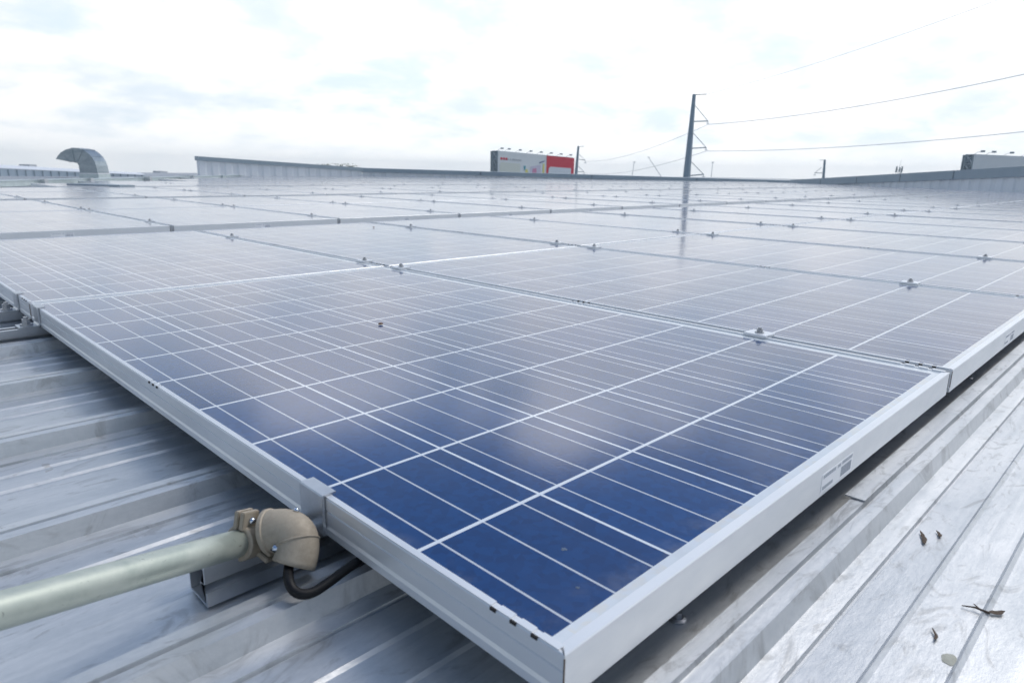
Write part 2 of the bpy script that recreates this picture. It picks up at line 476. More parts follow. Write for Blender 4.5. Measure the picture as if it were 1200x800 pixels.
def frame_detail():
    """frame with stepped long sides, lip, mitred corners, drain notches"""
    bm = bmesh.new()
    # (outward offset from the outer face, z) of the long side: lip, top, face with two grooves and a foot flange
    pl = [(-LIP_L, -.0022), (-LIP_L, -.0004), (-.0009, 0), (0, -.0009), (0, -.0125), (-.0011, -.0131), (-.0011, -.0139), (0, -.0145), (0, -.0285), (-.0008, -.0295), (0, -.0312), (.0007, -.0325), (.0007, -H), (-.028, -H), (-.028, -H + .0015), (-.0016, -H + .0015), (-.0016, -.0065), (-LIP_L, -.0065)]
    ps = [(-LIP_S, -.0022), (-LIP_S, -.0004), (-.0009, 0), (0, -.0009), (0, -H * .5), (0, -H), (-.028, -H), (-.028, -H + .0015), (-.0016, -H + .0015), (-.0016, -.0065), (-LIP_S, -.0065)]
    def side(pr, along, outer, sgn, lo, hi):
        # cut at every notch along the long sides
        a, b = [], []
        for o_, z in pr:
            cut = -o_                                  # mitre: the inner edge is shorter
            for lst, e in ((a, lo + max(cut, 0)), (b, hi - max(cut, 0))):
                x = outer + sgn * o_
                lst.append(bm.verts.new((x, e, z) if along == 'v' else (e, x, z)))
        n = len(pr)
        for i in range(n):
            j = (i + 1) % n
            bm.faces.new((a[i], a[j], b[j], b[i]))
        bm.faces.new(a[::-1]); bm.faces.new(b)
    side(pl, 'v', U0, -1, V0 + .0002, V1 - .0002); side(pl, 'v', U1, 1, V0 + .0002, V1 - .0002)
    side(ps, 'u', V0, -1, U0 + .0002, U1 - .0002); side(ps, 'u', V1, 1, U0 + .0002, U1 - .0002)
    # raised lip between the notches, so that the drain notches read as cuts
    h = .0011
    for outer, sg in ((U0, 1), (U1, -1)):
        cuts = sorted(NOTCH); e = V0 + .006
        for c in cuts + [V1 - .006 + .004]:
            a0, a1 = e, c - .0032
            if a1 > a0:
                xs = sorted((outer + sg * .0007, outer + sg * (LIP_L - .0003)))
                box(bm, xs[0], xs[1], a0, a1, -.0005, h)
            e = c + .0032
    bmesh.ops.recalc_face_normals(bm, faces=bm.faces)
    for outer, sg in ((U0, 1), (U1, -1)):
        for c in NOTCH:
            xs = sorted((outer - sg * .0006, outer + sg * .0012)); box(bm, xs[0], xs[1], c - .0030, c + .0030, -.0021, .0004, 1)
    for x, y, dx_, dy_ in ((U0, V0, 1, 1), (U1, V0, -1, 1), (U0, V1, 1, -1), (U1, V1, -1, -1)):      # open mitre joints
        t_ = Vector((dx_ * LIP_L, dy_ * LIP_S, 0)); ln = t_.length; t_.normalize()
        obox(bm, Vector((x, y, .0001)) + t_ * ln * .5, t_, Vector((-t_.y, t_.x, 0)), Vector((0, 0, 1)), ln * .46, .00028, .0002, 1)
        obox(bm, Vector((x + dx_ * .0003, y + dy_ * .0001, -.017)), Vector((1, 0, 0)), Vector((0, 1, 0)), Vector((0, 0, 1)), .0005, .0004, .014, 2)
    return bm


def frame_simple(bm, du=0, dv=0, mi=0):
    h = -H
    box(bm, U0 + du, U0 + LIP_L + .001 + du, V0 + dv, V1 + dv, h, 0, mi); box(bm, U1 - LIP_L - .001 + du, U1 + du, V0 + dv, V1 + dv, h, 0, mi)
    box(bm, U0 + LIP_L + .001 + du, U1 - LIP_L - .001 + du, V0 + dv, V0 + LIP_S + dv, h, -.0004, mi)
    box(bm, U0 + LIP_L + .001 + du, U1 - LIP_L - .001 + du, V1 - LIP_S + dv, V1 + dv, h, -.0004, mi)


def sticker_bm():
    bm = bmesh.new()
    y = V0 - .0004
    box(bm, -.035, .062, y, V0 + .0003, -.036, -.0125)
    def ink(x0, x1, z0, z1): box(bm, x0, x1, y - .0002, y + .0001, z0, z1, 1)
    for z, xs in ((-.0185, (-.031, .004)), (-.0325, (-.031, .000))):              # rows of illegible serial print
        x = xs[0]
        while x < xs[1]:
            wd = random.choice((.0014, .002, .0026)); ink(x, x + wd, z, z + .0042); x += wd + .0012
    x = .012
    for _ in range(3): ink(x, x + .0022, -.0185, -.0145); x += .0035
    x = .026
    while x < .058: ink(x, x + .002, -.018, -.0138); x += .0034
    x = .024
    while x < .056:
        wd = random.choice((.0008, .0012, .0018)); ink(x, x + wd, -.0335, -.021); x += wd + .0007
    return bm


def make_panel():
    root = thing('solar_panel', (0, 0, 0), 'x', 'solar panel')
    fr = put('frame', frame_detail(), [M_ALU, M_DARK, M_BROWN], root)
    bm = bmesh.new(); lam_mesh(bm)
    put('cell_sheet', bm, M_CELL, root)
    put('sticker', sticker_bm(), [M_STICK, M_INK], root)
    return root


def far_panel_mesh():
    bm = bmesh.new(); frame_simple(bm, 0, 0, 0); lam_mesh(bm, 0, 0, -.0016, 1)
    box(bm, -.035, .062, V0 - .0005, V0 + .0003, -.036, -.0125, 2); box(bm, .024, .057, V0 - .0007, V0, -.034, -.016, 3)
    me = bpy.data.meshes.new('far_panel'); bm.normal_update(); bm.to_mesh(me); bm.free()
    for q in (M_ALU, M_CELL, M_STICK, M_INK): me.materials.append(q)
    return me


def dup(o, parent=None):
    c = o.copy(); COL.objects.link(c)
    if parent: c.parent = parent
    for ch in o.children: dup(ch, c)
    return c


UP, VP, BP = 1.004, 1.637, 3.60
# left limit of the field: the line of the cable tray; far limits: the parapets
T0, T1 = on_z(0, 221, ZR), on_z(285, 209, ZR)
tdir = (T1 - T0).normalized(); tn = Vector((tdir.y, -tdir.x, 0))     # to the right of the tray


def inside(x, y):
    p = Vector((x, y, 0))
    if (p - Vector((T0.x, T0.y, 0))).dot(tn) < .75: return False
    for A, B in ((PA0, PA1), (PA1, PB1), (PC0, PC1), (PC1, PC2)):
        t = Vector((B.x - A.x, B.y - A.y, 0)).normalized(); n = Vector((t.y, -t.x, 0))
        c = Vector((CP.x, CP.y, 0)); a = Vector((A.x, A.y, 0))
        if n.dot(c - a) < 0: n = -n
        if (p - a).dot(n) < 1.0: return False
    return True


cells = []
for b in range(10):
    for r in range(2):
        y = .82 + BP * b + VP * r
        for c in range(0, 46):
            x = .496 + UP * c
            if not (b == 0 and c < 2) and not inside(x, y): continue
            vis = False
            for ex in (U0, 0, U1):
                for ey in (V0, 0, V1):
                    px, py, zc = proj((x + ex, y + ey, 0))
                    if zc > .05 and -40 < px < 1240: vis = True
            if vis: cells.append((b, r, c, x, y, (Vector((x, y, 0)) - CP).length))
cells.sort(key=lambda q: q[5])
print('panels', len(cells))
proto = make_panel()
GP = 'solar panels mounted on the metal roof'
far_me = far_panel_mesh()
first = True
rest = bmesh.new(); rest.loops.layers.uv.new('UVMap')
nrest = 0
for i, (b, r, c, x, y, dist) in enumerate(cells):
    if i >= 298:
        frame_simple(rest, x, y, 0); lam_mesh(rest, x, y, -.0016, 1); nrest += 1
        continue
    row = b * 2 + r
    if row == 0 and c == 0: lab = 'nearest blue solar panel, its bare corner pointing at the camera above the conduit'
    elif row == 1 and c == 0: lab = 'blue solar panel directly behind the nearest one, above the two bolted end clamps'
    elif row == 0 and c == 1: lab = 'blue solar panel to the right of the nearest one, cut by the photo edge'
    elif row < 8: lab = f'solar panel, {ORD[c]} from the left edge of the array in its {ORD[row]} row back'
    else: lab = 'pale reflecting solar panel in the crowded far rows below the back parapet'
    if dist < 9.5:
        if first: o = proto; first = False
        else: o = dup(proto)
    else:
        o = bpy.data.objects.new('solar_panel', far_me); COL.objects.link(o)
    tag(o, lab, 'solar panel', GP)
    tz = random.uniform(-.0012, .0012) if i > 3 else 0
    o.location = (x, y, tz)
    if i > 3: o.rotation_euler = (random.uniform(-.0011, .0011), random.uniform(-.0011, .0011), 0)
if nrest:
    tag(put('far_solar_panels', rest, [M_ALU, M_CELL]), 'remaining pale solar panels at the very back of the roof', 'solar panels', GP, 'stuff')
else: rest.free()
have = {(b, r, c) for b, r, c, *_ in cells}

# ---------------------------------------------------------------- clamps between the panels
def clamp_parts():
    a = bmesh.new()
    box(a, -.021, .021, -.024, .024, .0014, .0056)
    box(a, -.0105, .0105, -.024, .024, -.03, .0013)
    bmesh.ops.bevel(a, geom=a.edges[:], offset=.0009, segments=2, affect='EDGES')
    b = bmesh.new(); hexbolt(b, (0, 0, .0057), .0064, .0105)
    return a, b


ca, cb = clamp_parts()
cproto = thing('mid_clamp', (0, 0, 0), 'x', 'clamp')
put('plate', ca, M_ALU, cproto); put('bolt', cb, M_STEEL, cproto)
bm = bmesh.new(); box(bm, -.021, .021, -.024, .024, .0014, .0056); tube(bm, [(0, 0, .0057), (0, 0, .0145)], .0060, 6, mi=1)
small = bpy.data.meshes.new('far_clamp'); bm.to_mesh(small); bm.free(); small.materials.append(M_ALU); small.materials.append(M_STEEL)
GC = 'bolted clamps between the solar panels'
spots = []
for b, r, c, x, y, dist in cells:
    if (b, r, c + 1) in have or c == 0:
        for q, dv in ((0, -.466 - .005), (1, .745)):
            if r == 1: dv = (-.68, .40)[q]
            gx, gy = x + (U1 + UP + U0) / 2, y + dv
            px, py, zc = proj((gx, gy, 0))
            if -20 < px < 1220: spots.append(((Vector((gx, gy, 0)) - CP).length, b, r, c, q, gx, gy))
spots.sort()
print('clamps', len(spots))
rest = bmesh.new(); nr = 0
for i, (dist, b, r, c, q, gx, gy) in enumerate(spots):
    row = b * 2 + r
    if i >= 298:
        box(rest, gx - .021, gx + .021, gy - .024, gy + .024, .0014, .0056); tube(rest, [(gx, gy, .0057), (gx, gy, .018)], .008, 6, mi=1); nr += 1
        continue
    if dist < 7:
        o = cproto if i == 0 else dup(cproto)
    else:
        o = bpy.data.objects.new('mid_clamp', small); COL.objects.link(o)
    o.location = (gx, gy, 0)
    if row < 8: lab = f'bolted clamp on the {ORD[c]} seam of panel row {ORD[row]}, {("nearer", "farther")[q]} of its pair'
    else: lab = 'tiny bolted clamp on a seam of the crowded far panel rows'
    if i == 0: lab = 'largest bolted clamp, plate bright, on the seam right of the nearest panel'
    o.rotation_euler = (0, 0, random.uniform(-.06, .06))
    tag(o, lab, 'clamp', GC)
if nr: tag(put('far_mid_clamps', rest, [M_ALU2, M_STEEL]), 'remaining tiny clamps at the back of the array', 'clamps', GC, 'stuff')
else: rest.free()

# ---------------------------------------------------------------- rails and end clamps
def rail(v0, u_start, label):
    bm = bmesh.new()
    t, zb, zt = .0022, ZR + .003, -.0402
    y0, y1 = 0, .040
    m_ = (zb + zt) / 2
    prof_ = [(0, zt), (0, zt - .0165), (.010, zt - .018), (.010, zt - .0215), (-.0012, zt - .0255), (-.0012, zb), (y1, zb), (y1, zt), (.028, zt), (.028, zt - t), (y1 - t, zt - t), (y1 - t, zb + t),
             (.001, zb + t), (.001, zt - .0245), (.0122, zt - .0205), (.0122, zt - .019), (.0022, zt - .0175), (.0022, zt - t), (.012, zt - t), (.012, zt)]
    extrude_profile(bm, prof_, 0, 9.0 - u_start)
    bmesh.ops.recalc_face_normals(bm, faces=bm.faces)
    o = put('mounting_rail', bm, M_ALU2, loc=(u_start, v0, 0))
    return tag(o, label, 'rail', 'aluminium rails under the panels')


rail(.345, -.097, 'aluminium rail whose cut end sticks out under the conduit fitting')
rail(1.545, -.75, 'aluminium rail under the far end of the nearest panel, carrying an end clamp')
rail(1.765, -.75, 'aluminium rail just behind the panel joint, the farther of the two at left')


def end_clamp(v, label, foot=True):
    root = thing('end_clamp', (.017, v, 0), label, 'clamp', 'end clamps on the left panel edge')
    bm = bmesh.new()
    pr = [(.010, .0016), (.010, .0044), (-.0045, .0044), (-.006, .003), (-.006, -.033), (-.009, -.0362), (-.044, -.0362), (-.044, -.0398), (-.007, -.0398), (-.0028, -.0355), (-.0028, .0016)]
    if not foot:
        pr = [(.010, .0014), (.010, .0034), (-.0048, .0034), (-.006, .0022), (-.006, -.0400), (-.0028, -.0400), (-.0028, .0014)]
    a = [bm.verts.new((x, -.022, z)) for x, z in pr]; b_ = [bm.verts.new((x, .022, z)) for x, z in pr]
    for i in range(len(pr)):
        j = (i + 1) % len(pr); bm.faces.new((a[i], a[j], b_[j], b_[i]))
    bm.faces.new(a[::-1]); bm.faces.new(b_)
    bmesh.ops.recalc_face_normals(bm, faces=bm.faces)
    put('bracket', bm, M_ALU2, root)
    if foot:
        bm = bmesh.new(); hexbolt(bm, (-.026, 0, -.0361), .0085, .019)
        put('bolt', bm, M_STEEL, root)
    return root


end_clamp(.343, 'plain folded end clamp over the panel edge beside the conduit fitting', foot=False)
end_clamp(1.565, 'bolted end clamp at the far left end of the nearest panel')
end_clamp(1.790, 'bolted end clamp on the second panel, just beyond the panel joint')

# ---------------------------------------------------------------- conduit, fitting and cable
E0, E1 = at(0, 715, .45), at(290, 633.2, .652)
ax = (E1 - E0).normalized()
bm = bmesh.new()
tube(bm, [E0 - ax * .42, E0 - ax * .2, E0, E0.lerp(E1, .33), E0.lerp(E1, .66), E1], .0129, 40)
pipe = put('conduit_pipe', bm, M_PIPE, smooth=True)
tag(pipe, 'pale green galvanised conduit pipe running in from the left', 'pipe')
for p in pipe.data.polygons:
    if len(p.vertices) > 4: p.use_smooth = False

fit = thing('conduit_fitting', at(330, 640, .65), 'tan cast metal entrance cap clamped on the end of the conduit', 'pipe fitting')
org = fit.location.copy()
L_ = lambda p: p - org
side_, up_ = CD.copy(), (-CF).copy()
side_ = (side_ - ax * side_.dot(ax)).normalized(); up_ = ax.cross(side_).normalized()
if up_.dot(CF) > 0: up_ = -up_                        # towards the camera
# collar: two half shells with bolted ears
bm = bmesh.new()
s0 = E1 - ax * .012
tube(bm, [L_(s0), L_(s0 + ax * .0012), L_(s0 + ax * .026), L_(s0 + ax * .029)], [.0158, .0172, .0172, .0160], 36)
col_c = s0 + ax * .013
for sg, tw in ((-1, .15), (1, .35)):
    dirv = (side_ * (.6 if sg > 0 else -1) + up_ * (1.2 if sg > 0 else .1)).normalized()
    oth = ax.cross(dirv).normalized()
    for k in (-1, 1):
        obox(bm, L_(col_c + ax * (.0085 if sg > 0 else -.006) + dirv * .0215 + oth * k * .0035), ax, dirv, oth, .0100, .0085, .0027)
bmesh.ops.recalc_face_normals(bm, faces=bm.faces)
bmesh.ops.bevel(bm, geom=[e for e in bm.edges if e.calc_length() > .004 and len(e.link_faces) == 2 and e.calc_face_angle(0) > .9], offset=.0008, segments=2, affect='EDGES')
put('clamp_collar', bm, M_CASTING, fit)
M_ZINC = mat('bright_zinc', (.62, .68, .78), .22, 1)[0]
def screw(p, dv, r):
    bm = bmesh.new(); dv = dv.normalized()
    tube(bm, [L_(p), L_(p + dv * r * .5), L_(p + dv * r * 1.0), L_(p + dv * r * 1.25)], [r, r * .98, r * .7, r * .25], 18)
    a, b_ = frame_of(dv)
    o = put('screw', bm, M_ZINC, fit, smooth=True)
    bm2 = bmesh.new(); obox(bm2, L_(p + dv * r * 1.12), a, b_, dv, r * .75, r * .12, r * .16)
    put('slot', bm2, M_DARK, o)
d1 = (side_ * .6 + up_ * 1.2).normalized(); o1 = ax.cross(d1).normalized()
if o1.dot(CD) > 0: o1 = -o1
screw(col_c + ax * .0085 + d1 * .0220 + o1 * .0062, o1, .0046)
d2 = (-side_ + up_ * .1).normalized(); o2 = ax.cross(d2).normalized()
if o2.dot(CF) > 0: o2 = -o2
screw(col_c - ax * .006 + d2 * .0215 + o2 * .0062, o2, .0034)
# hood: a cast elbow turning down, thick rim at the mouth
h0, hc, h1 = at(315, 623, .652), at(362, 612, .646), at(344, 662, .634)
pts = [L_(p) for p in bez(h0, hc, h1, 18)]
rad = [.0203, .0206] + [.0203 - .0006 * math.sin(i / 17 * 3.14) for i in range(17)]
bm = bmesh.new()
tube(bm, pts, rad, 36, caps=False)
# thickness
inner = [r - .0024 for r in rad]
tube(bm, pts, inner, 36, caps=False)
bm.verts.ensure_lookup_table()
n = 36; N_ = len(pts)
for e in (0, N_ - 1):
    for k in range(n):
        a_, b_ = bm.verts[e * n + k], bm.verts[e * n + (k + 1) % n]
        c_, d_ = bm.verts[N_ * n + e * n + (k + 1) % n], bm.verts[N_ * n + e * n + k]
        bm.faces.new((a_, b_, c_, d_))
bmesh.ops.recalc_face_normals(bm, faces=bm.faces)
hood = put('hood', bm, M_CASTING, fit, smooth=True)
bm = bmesh.new()
t0 = (pts[1] - pts[0]).normalized()
tube(bm, [pts[0] - t0 * .0012, pts[0] + t0 * .0002, pts[0] + t0 * .0036, pts[0] + t0 * .0046], [.0210, .0220, .0220, .0206], 36)
put('rim', bm, M_CASTING, hood, smooth=False)
bm = bmesh.new()
i_ = 12; t1 = (pts[i_ + 1] - pts[i_ - 1]).normalized()
tube(bm, [pts[i_] - t1 * .0012, pts[i_] - t1 * .0004, pts[i_] + t1 * .0006, pts[i_] + t1 * .0012], [rad[i_] * .995, rad[i_] + .0012, rad[i_] + .0012, rad[i_] * .995], 40, caps=False)
put('ridge', bm, M_CASTING, hood, smooth=True)
# neck joining collar and hood, and the dark plug in the mouth
bm = bmesh.new(); tube(bm, [L_(s0 + ax * .026), L_(h0 + ax * .012)], .0156, 30)
put('neck', bm, M_CASTING, fit, smooth=True)
bm = bmesh.new(); te = (pts[-1] - pts[-2]).normalized(); tube(bm, [pts[-1] - te * .009, pts[-1] - te * .005], .0188, 30)
put('plug', bm, M_RUBBER, fit)
q = pts[9] + (up_ * .8 + side_ * .15).normalized() * 0
mid = pts[8]
dv_ = (-CF * .80 + CD * .50 - CR * .62).normalized()
screw(org + mid + dv_ * .0195, dv_, .0042)
dv_ = (-CD * .9 + CF * .1 + CR * .28).normalized()
screw(org + pts[6] + dv_ * .0199, dv_, .0028)

cps = [at(341, 653, .637), at(338, 668, .620), at(339, 682, .605), at(345, 692, .600), at(356, 696, .600), at(370, 692, .606), at(388, 680, .617), at(404, 668, .628), at(420, 658, .642), at(445, 648, .675), at(480, 640, .72)]
def catmull(P, n=8):
    out = []
    P = [P[0] * 2 - P[1]] + P + [P[-1] * 2 - P[-2]]
    for i in range(1, len(P) - 2):
        for k in range(n):
            t = k / n
            out.append(.5 * ((2 * P[i]) + (P[i + 1] - P[i - 1]) * t + (2 * P[i - 1] - 5 * P[i] + 4 * P[i + 1] - P[i + 2]) * t * t + (3 * P[i] - P[i - 1] - 3 * P[i + 1] + P[i + 2]) * t ** 3))
    out.append(P[-2]); return out
bm = bmesh.new(); tube(bm, catmull(cps), .0046, 14)
tag(put('power_cable', bm, M_RUBBER, smooth=True), 'black rubber cable looping from the tan fitting to beneath the nearest panel', 'cable')

# ---------------------------------------------------------------- roof screws
for i, (u, v, lab) in enumerate(((.207, .036, 'nearer dark roofing screw just below the frame of the nearest panel'), (1.315, .038, 'farther dark roofing screw at the foot of the second panel'))):
    bm = bmesh.new()
    tube(bm, [(0, 0, .0002), (0, 0, .0016), (0, 0, .003)], [.0085, .0085, .006], 20); tube(bm, [(0, 0, .003), (0, 0, .0085)], .0046, 6)
    tag(put('roof_screw', bm, M_STEEL, loc=(u, v, ZR)), lab, 'screw', 'roofing screws')

# ---------------------------------------------------------------- debris
def scrap(name, px, py, z, L, wd, ang, bend, lab, cat, tip=True):
    """a dry curled scrap: a lens-shaped solid sheet lying on the surface"""
    c = on_z(px, py, z); bm = bmesh.new(); n = 9; rows = []
    for i in range(n):
        t = i / (n - 1) - .5
        hw = wd * (max(0, 1 - (2 * t) ** 2)) ** .6 * (1 if not tip else (1 - .5 * t)) + .0003
        y = bend * (t * t * 4 - .5) + random.uniform(-1, 1) * wd * .25
        up = .0009 + .0008 * (2 * t) ** 2 + random.uniform(0, .0004)
        rows.append([bm.verts.new((t * L, y + s * hw, up + dz_)) for s, dz_ in ((-1, .0005), (0, -.0005), (1, .0006), (0, .0009))])
    for a, b_ in zip(rows, rows[1:]):
        for k in range(4): bm.faces.new((a[k], a[(k + 1) % 4], b_[(k + 1) % 4], b_[k]))
    bm.faces.new(rows[0][::-1]); bm.faces.new(rows[-1])
    bmesh.ops.recalc_face_normals(bm, faces=bm.faces)
    o = put(name, bm, M_BROWN, loc=c); o.rotation_euler = (0, 0, ang)
    return tag(o, lab, cat)
scrap('dry_leaf', 1081, 631, ZR + .0005, .030, .0022, R_(22), .002, 'long brown dry leaf on the bare roof, left of the smaller scrap', 'leaf')
scrap('dry_leaf', 1100, 627, ZR + .0005, .014, .0018, R_(30), .002, 'short brown leaf scrap on the bare roof beside the long one', 'leaf')
scrap('dry_leaf', 1095, 745, ZR + .0005, .017, .0011, R_(20), .002, 'thin curled brown leaf scrap low on the bare roof', 'leaf')
scrap('dry_leaf', 1168, 719, ZR + .0005, .016, .0028, R_(-38), .001, 'dark brown leaf on the bare roof at the end of a twig', 'leaf')
bm = bmesh.new(); a = on_z(1127, 709, ZR + .002); b_ = on_z(1160, 718, ZR + .003); c = on_z(1150, 715, ZR + .003); d_ = on_z(1141, 707, ZR + .005)
tube(bm, [a, a.lerp(b_, .5) + Vector((.001, .001, .001)), b_], [.0005, .0009, .0012], 6); tube(bm, [c, d_], [.0009, .0004], 6)
tag(put('twig', bm, M_BROWN), 'forked dry twig on the bare roof at lower right', 'twig')
for px, py, s, lab in ((446, 379, .0050, 'small brown pebble on the glass of the nearest panel'), (438, 266, .0055, 'dark speck of grit on a glass panel two seams back')):
    bm = bmesh.new(); bmesh.ops.create_icosphere(bm, subdivisions=2, radius=s)
    for v in bm.verts: v.co = Vector((v.co.x * 1.2, v.co.y * .9, v.co.z * .42)) * random.uniform(.88, 1.1)
    tag(put('pebble', bm, M_PEB, loc=on_z(px, py, s * .25) , smooth=True), lab, 'pebble')
bm = bmesh.new(); c = on_z(1113, 772, ZR + .0003)
vs = [bm.verts.new((math.cos(k / 20 * 6.283) * .0085 * random.uniform(.9, 1.1), math.sin(k / 20 * 6.283) * .006 * random.uniform(.9, 1.1), 0)) for k in range(20)]
t_ = bm.verts.new((0, 0, .0011))
for k in range(20): bm.faces.new((vs[k], vs[(k + 1) % 20], t_))
def smudge(px, py, r, lab):
    bm = bmesh.new(); c = on_z(px, py, -.0014)
    vs = [bm.verts.new((math.cos(k / 16 * 6.283) * r * random.uniform(.6, 1.2), math.sin(k / 16 * 6.283) * r * random.uniform(.6, 1.2), 0)) for k in range(16)]
    t_ = bm.verts.new((0, 0, .0005))
    for k in range(16): bm.faces.new((vs[k], vs[(k + 1) % 16], t_))
    tag(put('bird_dropping', bm, M_SMUDGE, loc=c), lab, 'dropping')
M_SMUDGE = grime('faint_dropping', (.10, .15, .22), (.06, .10, .18), .6, 0, 400)
smudge(661, 643, .0028, 'faint pale dried spot on the front cells of the nearest panel')
smudge(677, 688, .0018, 'very faint reddish spot near the front corner of the nearest panel')
M_DROP = grime('dried_dropping', (.50, .50, .42), (.36, .35, .28), .8, 0, 120)
o = put('bird_dropping', bm, M_DROP, loc=c, smooth=True); tag(o, 'dried yellowish dropping on the bare roof at lower right', 'dropping')

# ---------------------------------------------------------------- cable tray and slab on the left
root = thing('cable_tray', (T0.x, T0.y, ZR), 'pale galvanised cable tray on low feet along the left edge of the array', 'cable tray')
n = Vector((tdir.y, -tdir.x, 0))
def tl(s, o_, z): return tdir * s + n * o_ + Vector((0, 0, z))
segs = [(-4, .9, .0), (.95, 2.35, .03), (2.4, 4.8, -.03), (4.85, 7.3, .02), (7.35, 9.6, -.02), (9.65, 11.5, .02)]
bm = bmesh.new(); bl = bmesh.new()
for a, b_, o_ in segs:
    hh = .082 if a < 2 else .072
    obox(bm, tl((a + b_) / 2, o_ - .05, .026 + hh / 2), tdir, n, Vector((0, 0, 1)), (b_ - a) / 2, .13, hh / 2)
    obox(bl, tl((a + b_) / 2, o_ - .05, .026 + hh + .005), tdir, n, Vector((0, 0, 1)), (b_ - a) / 2 - .004, .145, .005)
put('trough', bm, M_GALV, root); put('lid', bl, M_GALV, root)
for s in (-2.2, -.2, .8, 2.6, 4.6, 6.8, 9.2):
    bm = bmesh.new(); obox(bm, tl(s, -.04, .0125), tdir, n, Vector((0, 0, 1)), .03, .12, .0125); put('foot', bm, M_POLE, root)
for s in (.93, 2.37, 4.82, 7.32):
    bm = bmesh.new(); obox(bm, tl(s, .0, .066), tdir, n, Vector((0, 0, 1)), .05, .165, .062); put('joint_band', bm, M_ALU2, root)

p0, p1 = on_z(88, 221.5, ZR + .02), on_z(150, 223.8, ZR + .02)
t = (p1 - p0); Ln = t.length; t.normalize(); nn = Vector((t.y, -t.x, 0))
bm = bmesh.new(); obox(bm, Vector((0, 0, .03)), t, nn, Vector((0, 0, 1)), Ln / 2, .12, .02)
for s in (-.8, .8): obox(bm, t * (s * Ln / 2.4) + Vector((0, 0, .004)), t, nn, Vector((0, 0, 1)), .04, .1, .006)
pk = put('walkway_plank', bm, M_COPING, loc=((p0 + p1) / 2).xy.to_3d() + Vector((0, 0, ZR + .05))); tag(pk, 'short grey walkway plank lying between the panels and the cable tray', 'plank')

# ---------------------------------------------------------------- gooseneck vent
VD = 17.0
px2m = VD / FPX
vb = at(104, 209, VD)
root = thing('gooseneck_vent', vb, 'bent galvanised gooseneck vent standing behind the cable tray', 'roof vent')
bm = bmesh.new()
Rt = CR.copy(); Rt.z = 0; Rt.normalize(); Fw = CF.copy(); Fw.z = 0; Fw.normalize(); Zu = Vector((0, 0, 1))
def vp(px, py, dep): return Rt * ((px - 104) * px2m) + Zu * ((209 - py) * px2m) + Fw * (dep + hw)
hw = 11.5 * px2m
outer = [(115.5, 206), (115.2, 201), (114.6, 195), (113.2, 189.5), (110.5, 184.5), (106.5, 180.2), (101.5, 176.8), (95.5, 175.2), (89, 175.1), (82, 176.8), (75.5, 180.3), (71.5, 184), (68.5, 188)]
innr = [(94.5, 206), (94.5, 201), (94.4, 197), (94.2, 194.6), (93.8, 193), (93.3, 192), (92.6, 191.6), (91.6, 191.4), (90.2, 191.2), (88, 191), (84, 190.6), (78.5, 189.6), (71.5, 188.2)]
rings = []
for (ox, oy), (ix, iy) in zip(outer, innr):
    rings.append([bm.verts.new(vp(ox, oy, -hw)), bm.verts.new(vp(ix, iy, -hw)), bm.verts.new(vp(ix, iy, hw)), bm.verts.new(vp(ox, oy, hw))])
for a, b_ in zip(rings, rings[1:]):
    for k in range(4): bm.faces.new((a[k], a[(k + 1) % 4], b_[(k + 1) % 4], b_[k]))
bmesh.ops.recalc_face_normals(bm, faces=bm.faces)
put('duct', bm, M_DUCT, root)
for i in (2, 4, 6, 8, 10):
    bm = bmesh.new(); (ox, oy), (ix, iy) = outer[i], innr[i]
    O3, I3 = vp(ox, oy, 0), vp(ix, iy, 0); ra = (O3 - I3).normalized(); tg_ = ra.cross(Fw).normalized()
    obox(bm, (O3 + I3) / 2, ra, Fw, tg_, (O3 - I3).length / 2 + .008, hw + .008, .006)
    put('seam_band', bm, M_DUCT, root)
bm = bmesh.new(); obox(bm, vp(105, 207.5, 0), Rt, Fw, Zu, 11.4 * px2m, 12.3 * px2m, 3.2 * px2m); put('base_collar', bm, M_GALV, root)
bm = bmesh.new(); obox(bm, vp(105, 203.6, 0), Rt, Fw, Zu, 10.9 * px2m, 11.9 * px2m, .5 * px2m); put('flange', bm, M_ALU, root)
bm = bmesh.new()
q = [vp(70.4, 187.6, -hw * .95), vp(92, 190.9, -hw * .95), vp(92, 190.9, hw * .95), vp(70.4, 187.6, hw * .95)]
f = [bm.verts.new(p + Zu * .02) for p in q]; g = [bm.verts.new(p + Zu * .005) for p in q]
bm.faces.new(f); bm.faces.new(g[::-1])
for k in range(4): bm.faces.new((f[k], g[k], g[(k + 1) % 4], f[(k + 1) % 4]))
put('screen', bm, M_DARK, root)

# ---------------------------------------------------------------- neighbouring roofs on the left
SA = [at(-40, 190.6, 17.6), at(170, 202.8, 20.5)]
M_CLAD2 = grime('blue_white_cladding', (.66, .74, .80), (.58, .67, .74), .5, .1, .6)
root = thing('shed_wall', (SA[0].x, SA[0].y, ZR), 'low white ribbed wall with a sloping cap at the far left', 'wall')
org_ = Vector((SA[0].x, SA[0].y, ZR))
A, B = SA[0] - org_, SA[1] - org_
t = Vector((B.x - A.x, B.y - A.y, 0)); Ln = t.length; t.normalize(); nn = Vector((t.y, -t.x, 0))
bm = bmesh.new(); bc = bmesh.new(); br = bmesh.new()
def quadstrip(bm_, pa, pb):
    va = [bm_.verts.new(p) for p in pa]; vb_ = [bm_.verts.new(p) for p in pb]
    for i in range(len(pa)):
        bm_.faces.new((va[i], va[(i + 1) % len(pa)], vb_[(i + 1) % len(pa)], vb_[i]))
    bm_.faces.new(va[::-1]); bm_.faces.new(vb_)
